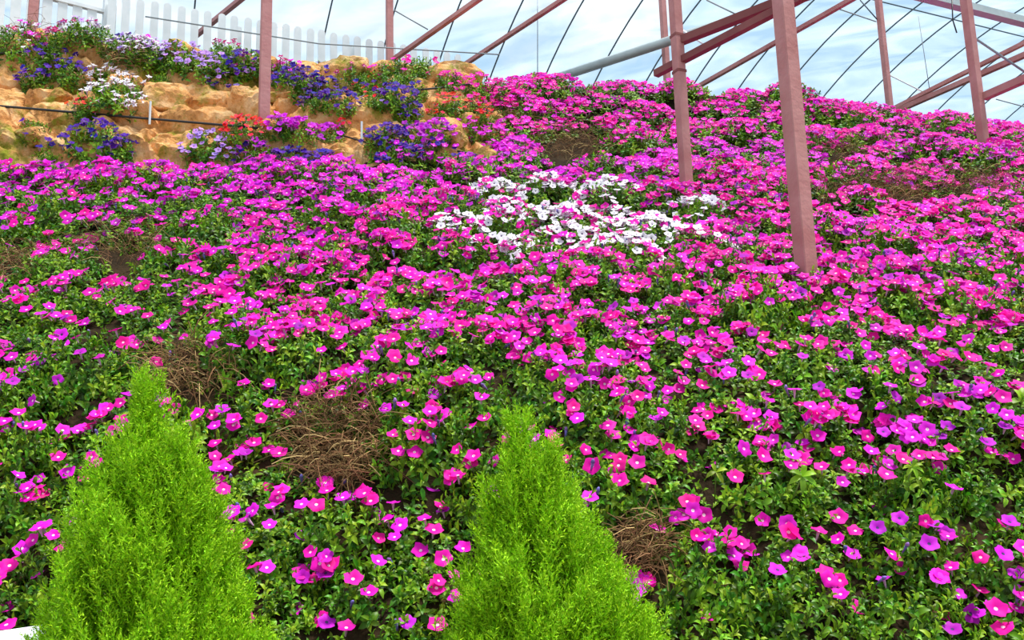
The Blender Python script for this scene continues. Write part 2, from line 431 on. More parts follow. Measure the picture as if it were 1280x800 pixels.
# collars on the carrying posts
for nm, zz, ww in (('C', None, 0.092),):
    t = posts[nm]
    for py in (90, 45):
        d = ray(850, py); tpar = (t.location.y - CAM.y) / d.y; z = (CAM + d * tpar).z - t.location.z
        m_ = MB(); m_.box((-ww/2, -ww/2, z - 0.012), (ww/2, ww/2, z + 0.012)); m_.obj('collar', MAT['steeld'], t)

def beam(name, a, Ya, b, w, label, matk, ext=1.6, back=0.0, rnd=False, zb=None, group='slanting roof beams'):
    A = at_y(a[0], a[1], Ya); B = at_z(b[0], b[1], A.z if zb is None else zb)
    d = (B - A); A2 = A - d.normalized() * back; B2 = B + d.normalized() * ext
    m_ = MB()
    if rnd: m_.tube([A2, B2], w / 2, 12)
    else: m_.bar(A2, B2, w, w)
    return tag(m_.obj(name, MAT[matk], None, rnd), label, 'beam', group)
beam('roof_beam', (491, 75), 10.62, (597, 0), 0.052, 'red beam rising from the post at the end of the picket fence', 'steel')
beam('roof_beam', (597, 70), 11.4, (703, 0), 0.052, 'red beam rising from the crest beside the orange boulder', 'steel', back=0.6)
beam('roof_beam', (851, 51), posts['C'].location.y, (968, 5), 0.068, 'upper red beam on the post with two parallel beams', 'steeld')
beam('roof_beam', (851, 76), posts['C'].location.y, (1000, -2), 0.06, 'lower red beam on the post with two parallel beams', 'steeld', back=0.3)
beam('roof_pipe', (722, 89), 12.2, (950, 14), 0.135, 'thick grey galvanised pipe rising from the pink crest', 'galv', rnd=True, back=0.5)
beam('roof_beam', (887, 100), 12.0, (1063, 0), 0.055, 'thin red beam rising between the thick post and the two-beam post', 'steel', back=0.6)
beam('roof_beam', (1140, 124), 12.6, (1280, 54), 0.055, 'upper of two thin red beams crossing behind the post by the dry ledge', 'steel', back=0.5)
beam('roof_beam', (1150, 126), 12.3, (1280, 69), 0.07, 'lower of two thin red beams crossing behind the post by the dry ledge', 'steel', back=0.5)
beam('roof_beam', (1230, 121), posts['G'].location.y, (1280, 99), 0.075, 'short red beam fixed to the side of the post by the dry ledge', 'steel')
beam('roof_beam', (258, 34), 11.6, (300, 0), 0.06, 'short red beam seen above the picket fence', 'steel', back=0.4)
A = at_y(1165, -2, 9.2); B = A + AX * 6
mb = MB(); mb.bar(A - AX * 2, B, 0.1, 0.085); tag(mb.obj('gutter_beam', MAT['galv']), 'grey galvanised gutter beam along the vault', 'beam')
# thin brace wires
def wire(pts, r, label, matk='wire'):
    m_ = MB(); m_.tube(pts, r, 5); return tag(m_.obj('brace_wire', MAT[matk], None, True), label, 'wire', 'thin brace wires')
wire([at_y(672, 92, 12.5), at_y(672, -40, 12.5)], 0.007, 'thin upright wire above the pink crest')
wire([at_y(493, 13, 10.7), at_y(535, 37, 10.9)], 0.010, 'short brace rod beside the post at the end of the fence')
wire([at_y(1148, 20, 12.8), at_y(1162, 112, 12.8)], 0.006, 'thin wire hanging straight down from the purlin')
wire([at_y(1112, 94, 12.3), at_y(1160, 118, 12.5)], 0.010, 'pale brace rod at the foot of the lone thin post', 'fence')
wire([at_y(1216, 46, 9.6), at_y(1284, 92, 9.9)], 0.014, 'pale brace rod slanting from the post by the dry ledge')
wire([at_y(1045, 10, 11.8), at_y(1095, 27, 12.2)], 0.010, 'pale brace rod reaching the lone thin post')
wire([at_y(1245, 124, 12.8), at_y(1290, 136, 12.9)], 0.010, 'short rod low beside the crest')
wire([at_y(883, 0, 11.0), at_y(920, 18, 11.0)], 0.012, 'short pale rod above the two parallel beams')
wire([at_y(852, 37, 8.3), at_y(882, 57, 8.0)], 0.010, 'white rod tied across the grey pipe and beam', 'fence')
wire([at_y(1190, -4, 9.1), at_y(1191, 25, 9.1), at_y(1196, 41, 9.1)], 0.008, 'dark hanging strap below the gutter beam', 'hose')
wire([at_y(1075, 0, 12.2), at_y(1096, 24, 12.3)], 0.010, 'dark brace rod crossing behind the lone thin post', 'hoop')

# ------------------------------------------------------------------ picket fence on the crest
FT = 7.28
fA = at_z(140, -7, FT); fB = at_z(572, 67.5, FT)
fdir = (fB - fA); flen = Vector((fdir.x, fdir.y, 0)).length; fdir = Vector((fdir.x, fdir.y, 0)).normalized()
fz = 6.22
fence = thing('picket_fence', (fA.x, fA.y, fz), 'white picket fence with rounded tops along the crest of the rock face', 'fence')
fence.rotation_euler = (0, 0, math.atan2(fdir.y, fdir.x))
def picket_mesh(h, w=0.088, th=0.022):
    prof = [(-w/2, 0), (w/2, 0)] + [(w/2 * math.cos(a), h - w/2 + w/2 * math.sin(a)) for a in [math.pi * i / 8 for i in range(9)]]
    n = len(prof); v = [(x, -th/2, z) for x, z in prof] + [(x, th/2, z) for x, z in prof]
    f = [tuple(range(n)), tuple(range(n, 2 * n))[::-1]] + [((i + 1) % n, i, n + i, n + (i + 1) % n) for i in range(n)]
    return mesh_from('picket', v, f, [MAT['fence']])
PK = picket_mesh(FT - fz)
npk = 29
for i in range(npk):
    o = link('picket', PK, fence); o.location = (flen * i / (npk - 1), 0, random.uniform(-.008, .008)); o.rotation_euler = (0, random.uniform(-.01, .01), 0)
for z, dy in ((0.15, 0.03), (0.5, 0.03)):
    m_ = MB(); m_.box((-0.1, dy - 0.015, z), (flen + 0.1, dy + 0.015, z + 0.05)); m_.obj('rail', MAT['fence'], fence)
for i in (0.0, 0.33, 0.66, 1.0):
    m_ = MB(); m_.box((flen * i - 0.055, 0.05, -0.2), (flen * i + 0.055, 0.13, 0.95)); m_.obj('fence_post', MAT['fence'], fence)
m_ = MB(); m_.tube([at_z(185, 25, 7.0) + Vector((0, -.08, 0)), at_z(400, 57, 7.0) + Vector((0, -.05, 0)), at_z(625, 77, 7.0) + Vector((0, -.2, 0))], 0.009, 6)
tag(m_.obj('water_pipe', MAT['wire'], None, True), 'thin grey pipe strung along the front of the picket fence', 'pipe')
# panel at the end of the fence, with a cap rail
pB = at_z(127, 13, 7.12); pA = at_z(76, 0, 7.12); pd = Vector((pA.x - pB.x, pA.y - pB.y, 0)).normalized()
panel = thing('fence_panel', (pB.x, pB.y, fz), 'white board fence panel with a cap rail turning towards the slope', 'fence')
panel.rotation_euler = (0, 0, math.atan2(pd.y, pd.x))
for i in range(18):
    m_ = MB() if i == 0 else m_
    if i == 0:
        m_.box((-0.05, -0.011, -0.3), (0.05, 0.011, 0.88)); bmh = m_.mesh('board', MAT['fence'])
    o = link('board', bmh, panel); o.location = (0.1 + i * 0.155, 0, 0)
m_ = MB(); m_.box((-0.02, -0.03, 0.87), (2.9, 0.03, 0.91)); m_.obj('cap_rail', MAT['fence'], panel)
m_ = MB(); m_.box((-0.02, 0.012, 0.3), (2.9, 0.04, 0.36)); m_.obj('rail', MAT['fence'], panel)
m_ = MB(); m_.box((-0.14, -0.06, -0.4), (-0.02, 0.06, 1.35)); m_.obj('fence_post', MAT['fence'], panel)

# ------------------------------------------------------------------ white retaining wall stub at the foot of the slope
wA = at_y(-30, 790, 2.68); wB = at_y(62, 779, 2.84)
wd = Vector((wB.x - wA.x, wB.y - wA.y, 0)).normalized(); wn = Vector((wd.y, -wd.x, 0))
mb = MB(); zt = wB.z
e0 = wB + wd * 0.05; e1 = wB - wd * 2.6
vv = []
for z in (0, zt):
    for p in (e1, e0, e0 + wn * 0.18, e1 + wn * 0.18): vv.append((p.x, p.y, z))
mb.add(vv, [(0, 1, 2, 3), (7, 6, 5, 4), (0, 4, 5, 1), (1, 5, 6, 2), (2, 6, 7, 3), (3, 7, 4, 0)])
o = mb.obj('garden_wall', MAT['plaster']); tag(o, 'white plastered garden wall with its top edge showing beside a conical shrub', 'wall')
bv = o.modifiers.new('bevel', 'BEVEL'); bv.width = 0.012; bv.segments = 2

# ------------------------------------------------------------------ petunias: flower and foliage meshes
EYE = dict(pink='eye_pale', magenta='eye_pale', purple='eye_dark', violet='eye_dark', lavender='eye_dark', white='eye_dark', red='red', crimson='eye_white', star='eye_dark')
def flower_geo(rs, R=0.041, star=False, kind='round', seg=15):
    """five-lobed trumpet, face towards +z, mouth at the origin. material slots: 0 petal 1 eye 2 tube"""
    v = []; f = []; mi = []
    lobes = 5; cup = rs.uniform(0.0, 0.35); sag = rs.uniform(-0.12, 0.22); ph = rs.uniform(0, 6.28)
    fold = rs.uniform(0, 0.16); fa = rs.uniform(0, 6.28)
    def P(rr, a, z): return (rr * math.cos(a), rr * math.sin(a), z)
    v.append((0, 0, -0.22 * R))
    rings = [(0.17, -0.10), (0.62, 0.04), (1.0, 0.0)]
    for ri, (rf_, zf) in enumerate(rings):
        for k in range(seg):
            a = 2 * math.pi * k / seg; c = math.cos(lobes * a / 1.0 + ph)
            amp = (0.30 if star else 0.115) * (rf_ ** 2)
            rr = R * rf_ * (1 - amp + amp * c) * (1 + (rs.uniform(-.05, .05) if ri == 2 else 0))
            z = R * (zf + (cup * 0.5 - sag) * (rf_ ** 2) * 0.5 + (0.07 * c if ri == 2 else 0) + fold * rf_ ** 2 * math.cos(2 * (a - fa)))
            v.append(P(rr, a, z))
    for k in range(seg):
        k2 = (k + 1) % seg
        f.append((0, 1 + k, 1 + k2)); mi.append(1)
        for r in (0, 1):
            a0 = 1 + r * seg; b0 = 1 + (r + 1) * seg
            f.append((a0 + k, b0 + k, b0 + k2, a0 + k2)); mi.append(0)
    b = len(v); n = 5
    for k in range(n): v.append(P(R * 0.2, 2 * math.pi * k / n, -0.14 * R))
    for k in range(n): v.append(P(R * 0.07, 2 * math.pi * k / n, -1.15 * R))
    for k in range(n):
        f.append((b + k, b + (k + 1) % n, b + n + (k + 1) % n, b + n + k)); mi.append(2)
    return np.array(v), f, mi
NVAR = 5
FLG = {}      # kind -> list of geos
FLM = {}      # kind -> list of meshes
for kind in ('pink', 'magenta', 'purple', 'violet', 'lavender', 'white', 'red', 'crimson', 'star'):
    FLG[kind] = []; FLM[kind] = []
    for k in range(NVAR):
        R = {'red': 0.030, 'violet': 0.036, 'star': 0.036, 'lavender': 0.036}.get(kind, 0.0385)
        g = flower_geo(random.Random(hash_ := (sum(map(ord, kind)) * 31 + k)), R, star=kind in ('star', 'crimson'))
        FLG[kind].append(g)
        pm = MAT['white' if kind == 'star' else kind]
        me_ = mesh_from('flower', g[0], g[1], [pm, MAT[EYE[kind]], MAT['tube']], g[2], True)
        FLM[kind].append(me_)
def wilt_mesh(seed):
    rs = random.Random(seed); m_ = MB()
    m_.tube([(0, 0, -0.045), (0, 0, -0.02), (0.002, 0, 0.0)], 0.003, 5, 0, 0.008)
    m_.tube([(0.002, 0, 0.0), (0.006, 0, 0.014)], 0.010, 5, 0, 0.004)
    return m_.mesh('wilted_flower', MAT['wilt'], True)
WILT = [wilt_mesh(i) for i in range(2)]

def dome(r, R, Hh): return Hh * (1 - 0.75 * (r / R) ** 2)
def leaf_quad(m_, base, d, nrm, ln, wd, mi, droop):
    side = d.cross(nrm).normalized()
    pts = []
    for t, w, z in ((0, 0.12, 0), (0.35, 0.9, 0.06), (0.72, 0.8, 0.02), (1.0, 0.0, -0.16)):
        c = base + d * (ln * t) + nrm * (ln * (z - droop * t * t))
        if w == 0: pts.append([c])
        else: pts.append([c - side * wd * w + nrm * wd * 0.35 * w, c, c + side * wd * w + nrm * wd * 0.35 * w])
    v = []; 
    for q in pts: v += q
    f = [(0, 1, 4, 3), (1, 2, 5, 4), (3, 4, 7, 6), (4, 5, 8, 7), (6, 7, 9), (7, 8, 9)]
    m_.add(v, f, mi)
def foliage_mesh(seed, R=0.33, Hh=0.17, shoots=150, pale=0.42, ls=1.0):
    rs = random.Random(seed); m_ = MB()
    for s in range(shoots):
        a = rs.uniform(0, 6.283); r = R * math.sqrt(rs.random()) * 1.03
        top = Vector((r * math.cos(a), r * math.sin(a), dome(r, R, Hh) + rs.uniform(-0.07, 0.03)))
        d = Vector((math.cos(a) * r / R * 0.8 + rs.uniform(-.35, .35), math.sin(a) * r / R * 0.8 + rs.uniform(-.35, .35), 0.9)).normalized()
        hh = rs.uniform(0.06, 0.11); base = top - d * hh
        m_.tube([base, top], 0.0022, 3, 1, caps=False)
        mi = 2 if rs.random() < pale else 0
        nl = rs.randint(7, 9); a0 = rs.uniform(0, 6.28)
        u = d.orthogonal().normalized(); w = d.cross(u)
        for k in range(nl):
            t = (k + 0.5) / nl; an = a0 + k * 2.4
            rad = u * math.cos(an) + w * math.sin(an)
            ld = (rad * (1.0 - 0.55 * t) + d * (0.15 + 0.75 * t)).normalized()
            nr = (d - ld * d.dot(ld)).normalized()
            ln = ls * rs.uniform(0.040, 0.062) * (1.0 - 0.45 * t); 
            leaf_quad(m_, base + d * hh * t, ld, nr, ln, ln * rs.uniform(0.22, 0.30), mi, rs.uniform(0.05, 0.35))
    return m_.mesh('foliage', [MAT['leaf'], MAT['stem'], MAT['leafpale']], True)
FOL = [foliage_mesh(100 + k) for k in range(8)]
FOLS = [foliage_mesh(200 + k, 0.20, 0.14, 70, 0.45, 0.85) for k in range(5)]

def rand_unit():
    v = Vector((random.gauss(0, 1), random.gauss(0, 1), random.gauss(0, 1))); return v.normalized()
def flower_dir(nrm, wob=0.5):
    return (Vector((0, 0, 0.62)) + Vector((0, -0.62, 0)) + nrm * 0.25 + rand_unit() * random.uniform(0.1, wob * 1.6)).normalized()
def rot_to(d):
    return d.to_track_quat('Z', 'Y') @ Quaternion((0, 0, 1), random.uniform(0, 6.28))
def joined_flowers(kinds, count, R, Hh, frame, mats_key=None, size=1.0):
    """one bunch of far-off blossoms as a single part; frame = plant orientation quaternion"""
    inv = frame.inverted(); V = []; F = []; MI = []; mats = []; k0 = 0
    names = []
    for kd in sorted(set(kinds)):
        names.append(kd); mats += [MAT['white' if kd == 'star' else kd], MAT[EYE[kd]], MAT['tube']]
    up = frame @ Vector((0, 0, 1))
    for _ in range(count):
        kd = random.choice(kinds); g = random.choice(FLG[kd])
        r = R * math.sqrt(random.random()); a = random.uniform(0, 6.283)
        pos = Vector((r * math.cos(a), r * math.sin(a), dome(r, R, Hh) + random.uniform(0.015, 0.06)))
        q = inv @ rot_to(flower_dir(up)); s = random.uniform(0.85, 1.12) * size
        M = np.array(q.to_matrix()) * s
        V.append(g[0] @ M.T + np.array(pos)); o3 = 3 * names.index(kd)
        F += [tuple(i + k0 for i in t) for t in g[1]]; MI += [o3 + i for i in g[2]]; k0 += len(g[0])
    return mesh_from('blossoms', np.concatenate(V), F, mats, MI, True)

# ------------------------------------------------------------------ the petunia carpet
BARE = [(425, 543, 48, 28), (238, 455, 42, 22), (150, 298, 45, 12), (1055, 190, 34, 16), (1160, 230, 120, 9), (1070, 230, 60, 6), (715, 178, 48, 20), (800, 680, 24, 22), (20, 320, 30, 12)]
def bare(px, py, g=1.0, p=None):
    pad = 0 if p is None else 0.17 * FPX / (p - CAM).length
    k = 0 if p is None else lerp([200, 350, 500], [0.25, 0.5, 0.8], py)
    return any(((px - a) / (w * g + pad)) ** 2 + ((py - b) / (h * g + pad * k)) ** 2 < 1 for a, b, w, h in BARE)
def fl_density(px, py):
    d = lerp([190, 260, 340, 430, 520, 620, 800], [500, 480, 420, 330, 235, 150, 118], py)
    if px < 330 and 230 < py < 480: d *= lerp([0, 200, 330], [0.36, 0.26, 0.75], px)
    if px < 420 and py > 480: d *= 0.8
    if 380 < px < 560 and 420 < py < 640: d *= 0.85
    if px > 1000 and 390 < py < 500: d *= 0.55
    if px > 900 and 480 < py < 560: d *= 1.45
    if 840 < px < 1000 and 180 < py < 400: d *= 0.95
    if py < 190: d = 520
    return d
def fl_kinds(px, py):
    n = noise.noise((px * 0.006, py * 0.012, 0.5))
    if ((px - 715) / 175) ** 2 + ((py - 272) / 46) ** 2 < 1: return ['white'] * 7 + ['pink'] * 3, 'white'
    strip = lerp([0, 500, 800, 900], [262, 250, 222, 195], px)
    if py < strip and py > 170 and px < 1000: return (['magenta'] * 7 + ['pink'] * 2 + ['purple'], 'magenta')
    if px > 1060 and py > 560 and n > -0.15: return (['purple'] * 4 + ['pink'] * 4 + ['magenta'] * 2, 'purple')
    if px < 130 and 420 < py < 520: return (['purple'] * 4 + ['magenta'] * 4 + ['pink'] * 2, 'purple')
    if px > 1060 and 440 < py < 560: return (['purple'] * 3 + ['magenta'] * 4 + ['pink'] * 4, 'purple')
    if py < 170: return (['pink'] * 8 + ['magenta'] * 3, 'pink')
    if n > 0.28: return (['pink'] * 5 + ['magenta'] * 4 + ['purple'], 'pink')
    return (['pink'] * 17 + ['magenta'] * 4 + ['purple'], 'pink')
LAB = {
    'pink': ('hot pink petunia plant in the flower carpet on the slope', 'hot pink petunias of the slope'),
    'pinkfar': ('hot pink petunia plant massed along the crest under the film', 'hot pink petunias of the slope'),
    'magenta': ('magenta violet petunia plant in the band below the rock face', 'magenta petunias below the rock face'),
    'purple': ('petunia plant mixing purple and pink flowers low on the slope', 'purple and pink petunias'),
    'white': ('white petunia plant with dark eyed flowers amid the pink carpet', 'white petunias amid the carpet'),
}
# poisson sampling over the ground plan
cands = []
pts = []
for _ in range(60000):
    x = random.uniform(-8.5, 9.5); y = random.uniform(2.9, 11.6)
    pts.append((x, y))
grid = {}; NEWP = 0
plants = []
def ok(p, r):
    gx, gy = int(p.x // 0.5), int(p.y // 0.5)
    for i in range(gx - 2, gx + 3):
        for j in range(gy - 2, gy + 3):
            for q in grid.get((i, j), ()):
                if (q - p).length < r: return False
    return True
for x, y in pts:
    p, n = drop(x, y)
    if p is None or p.z < 0.4: continue
    px, py = pix(p + n * 0.14)
    if not (-340 < px < 1640 and py < 860): continue
    lim = 206 if px < 560 else lerp([560, 640, 700], [206, 195, 60], px)
    if py < lim and px < 640: 
        continue
    if px >= 640:
        if 640 <= px < 760 and 140 < py < 200 and bare(px, py): continue
    if bare(px, py, 1.0, p): continue
    # keep only what the camera can see the top of
    top = p + n * 0.15; dd = top - CAM; h_ = BV.ray_cast(CAM, dd.normalized(), dd.length - 0.05)
    if h_[0] is not None: continue
    if px < 640 and py < 215 and y > 8.6: continue
    r = lerp([3, 6, 8, 11], [0.29, 0.37, 0.43, 0.50], p.y)
    if not ok(p, r): continue
    grid.setdefault((int(p.x // 0.5), int(p.y // 0.5)), []).append(p)
    plants.append((p, n, px, py, r))
for _ in range(22000):                                   # second pass: fill what still shows bare soil
    px, py = random.uniform(-20, 1300), random.uniform(60, 840)
    if bare(px, py) or (px < 640 and py < 212) or (px < 700 and py < 195): continue
    p, n = hit(px, py)
    if p is None: continue
    px, py = pix(p + n * 0.14)
    if p.z < 0.4 or p.y > 11.5 or (px < 640 and py < 206) or bare(px, py, 1.0, p): continue
    r = lerp([3, 6, 8, 11], [0.29, 0.37, 0.43, 0.50], p.y)
    if not ok(p, r * 0.86): continue
    grid.setdefault((int(p.x // 0.5), int(p.y // 0.5)), []).append(p)
    plants.append((p, n, px, py, r)); NEWP += 1
print('SECOND PASS', NEWP)
plants.sort(key=lambda t: t[0].y)
nfl = 0; cnt = {}
LM = [(posts['D'].location, 0.75, 'around the foot of the thickest steel post'), (posts['C'].location, 0.7, 'around the foot of the post with two beams'),
      (posts['G'].location, 0.8, 'around the post with the short beam'), (posts['F'].location, 2.2, 'on the crest by the lone thin post'),
      (posts['E'].location, 2.0, 'on the crest behind the grey pipe end'), (posts['A'].location, 1.2, 'near the slim post at the rock foot')]
for a_, b_, rad_, txt_ in ((425, 545, 0.55, 'edging the bare hollow of dead stems'), (238, 455, 0.5, 'by the thin patch above the taller cypress'), (1160, 232, 1.1, 'beside the long dry ledge'),
                          (800, 680, 0.4, 'by the dead stems near the broader cypress'), (715, 178, 0.9, 'by the dark dry root bank'), (150, 298, 0.6, 'by the dead stems below the magenta band'),
                          (715, 272, 1.5, 'next to the patch of white petunias'), (195, 690, 0.8, 'behind the taller cypress'), (690, 690, 0.75, 'behind the broader cypress'),
                          (420, 690, 0.6, 'low on the slope between the two cypresses'), (20, 700, 0.7, 'above the white garden wall')):
    q_, _n = hit(a_, b_)
    if q_ is not None: LM.append((q_, rad_, txt_))
HEAD = {'pink': 'hot pink petunia plant', 'pinkfar': 'hot pink petunia plant', 'magenta': 'magenta violet petunia plant', 'purple': 'purple and pink petunia plant', 'white': 'white dark eyed petunia plant'}
TAIL = {'pink': 'in the open flower carpet', 'pinkfar': 'massed towards the crest', 'magenta': 'in the band below the rock face', 'purple': 'low on the slope', 'white': 'amid the pink carpet'}
def plant_label(p, key, dens):
    b = min(LM, key=lambda l: (l[0] - p).length / l[1])
    where = b[2] if (b[0] - p).length < b[1] else TAIL[key]
    if key == 'white': where = TAIL[key]
    look = 'thick with bloom' if dens > 230 else 'in full flower' if dens > 140 else 'with scattered flowers' if dens > 60 else 'mostly leaves'
    return '%s %s %s' % (HEAD[key], look, where)

POSTXY = [(t.location.x, t.location.y) for t in posts.values()]
SIDE = []
for (p, n, px, py, r) in plants:
    if not -50 < px < 1330:                       # beyond the edges of the picture the bed simply goes on
        SIDE.append((p, n, px, py, r)); continue
    kinds, key = fl_kinds(px, py)
    if key == 'pink' and py < 200: key = 'pinkfar'
    lab, grp = LAB[key]; cnt[key] = cnt.get(key, 0) + 1
    up = (n * 0.75 + Vector((0, 0, 0.35))).normalized()
    frame = Vector((0, 0, 1)).rotation_difference(up)
    t = thing('petunia_plant', p - up * 0.06, lab, 'flower', grp)
    t.rotation_mode = 'QUATERNION'; t.rotation_quaternion = frame
    sc = r / 0.36 * random.uniform(0.95, 1.1)
    fo = link('foliage', random.choice(FOL), t); fo['kind'] = 'stuff'
    fo.rotation_euler = (0, 0, random.uniform(0, 6.28)); fo.scale = (sc, sc, random.uniform(0.6, 1.5))
    area = 0.75 * r * r * 1.15
    num = max(1, int(round(fl_density(px, py) * area * random.uniform(0.75, 1.25))))
    if bare(px, py, 1.35): num = num // 3
    t['label'] = plant_label(p, key, num / area)
    Rp = 0.68 * r; Hh = 0.17 * fo.scale[2]
    if p.y < 7.3:
        inv = frame.inverted(); cl = []
        for k in range(num):
            kd = random.choice(kinds)
            if cl and random.random() < 0.4:
                b = random.choice(cl); lx, ly = b[0] + random.gauss(0, .045), b[1] + random.gauss(0, .045)
            else:
                rr = Rp * math.sqrt(random.random()); a = random.uniform(0, 6.283); lx, ly = rr * math.cos(a), rr * math.sin(a)
            cl.append((lx, ly)); rr = min(math.hypot(lx, ly), Rp * 1.2)
            if random.random() < 0.07:
                f = link('wilted_flower', random.choice(WILT), t)
            else:
                f = link('flower', random.choice(FLM[kd]), t)
            f.location = (lx, ly, dome(rr, Rp * 1.15, Hh) + random.uniform(0.015, 0.065))
            f.rotation_mode = 'QUATERNION'; f.rotation_quaternion = inv @ rot_to(flower_dir(up))
            s = random.uniform(0.8, 1.1); f.scale = (s, s, s); nfl += 1
    else:
        f = link('blossoms', joined_flowers(kinds, num, Rp * 1.1, Hh, frame), t); f['kind'] = 'stuff'
def side_bed(items):
    fol = [foliage_mesh(700 + k, 0.33, 0.17, 32, 0.42, 2.0) for k in range(3)]
    arr = []
    for me_ in fol:
        co = np.empty(len(me_.vertices) * 3); me_.vertices.foreach_get('co', co)
        arr.append((co.reshape(-1, 3), [tuple(q.vertices) for q in me_.polygons], [q.material_index for q in me_.polygons]))
    V = []; F = []; MI = []; k0 = 0
    mats = [MAT['leaf'], MAT['stem'], MAT['leafpale'], MAT['pink'], MAT['eye_pale'], MAT['tube'], MAT['magenta'], MAT['eye_pale'], MAT['tube']]
    for (p, n, px, py, r) in items:
        up = (n * 0.75 + Vector((0, 0, 0.35))).normalized(); fr = Vector((0, 0, 1)).rotation_difference(up)
        def put(co, fs_, mi_, M, off, base):
            nonlocal k0
            V.append(co @ M.T + np.array(off)); F.extend(tuple(i + k0 for i in q) for q in fs_); MI.extend(base + i for i in mi_); k0 += len(co)
        c, fs_, mi_ = random.choice(arr); Mf = np.array(fr.to_matrix())
        put(c * (r / 0.36), fs_, mi_, Mf, p - up * 0.06, 0)
        for _ in range(int(0.45 * fl_density(max(0, min(1280, px)), py) * 0.86 * r * r)):
            rr = 0.7 * r * math.sqrt(random.random()); a = random.uniform(0, 6.283)
            pos = fr @ Vector((rr * math.cos(a), rr * math.sin(a), dome(rr, 0.8 * r, 0.17) + random.uniform(0, .05))) + p - up * 0.06
            kd, base = (('pink', 3), ('pink', 3), ('magenta', 6))[random.randrange(3)]; g = random.choice(FLG[kd])
            put(g[0] * 1.15, g[1], g[2], np.array(rot_to(flower_dir(up)).to_matrix()), pos, base)
    o = link('petunia_bed', mesh_from('petunia_bed', np.concatenate(V), F, mats, MI, True))
    tag(o, 'pink petunia bed running on along the hillside past the posts and cypresses', 'flower bed', None, 'stuff')
side_bed(SIDE)
print('PLANTS', len(plants) - len(SIDE), len(SIDE), cnt, 'FLOWERS', nfl)

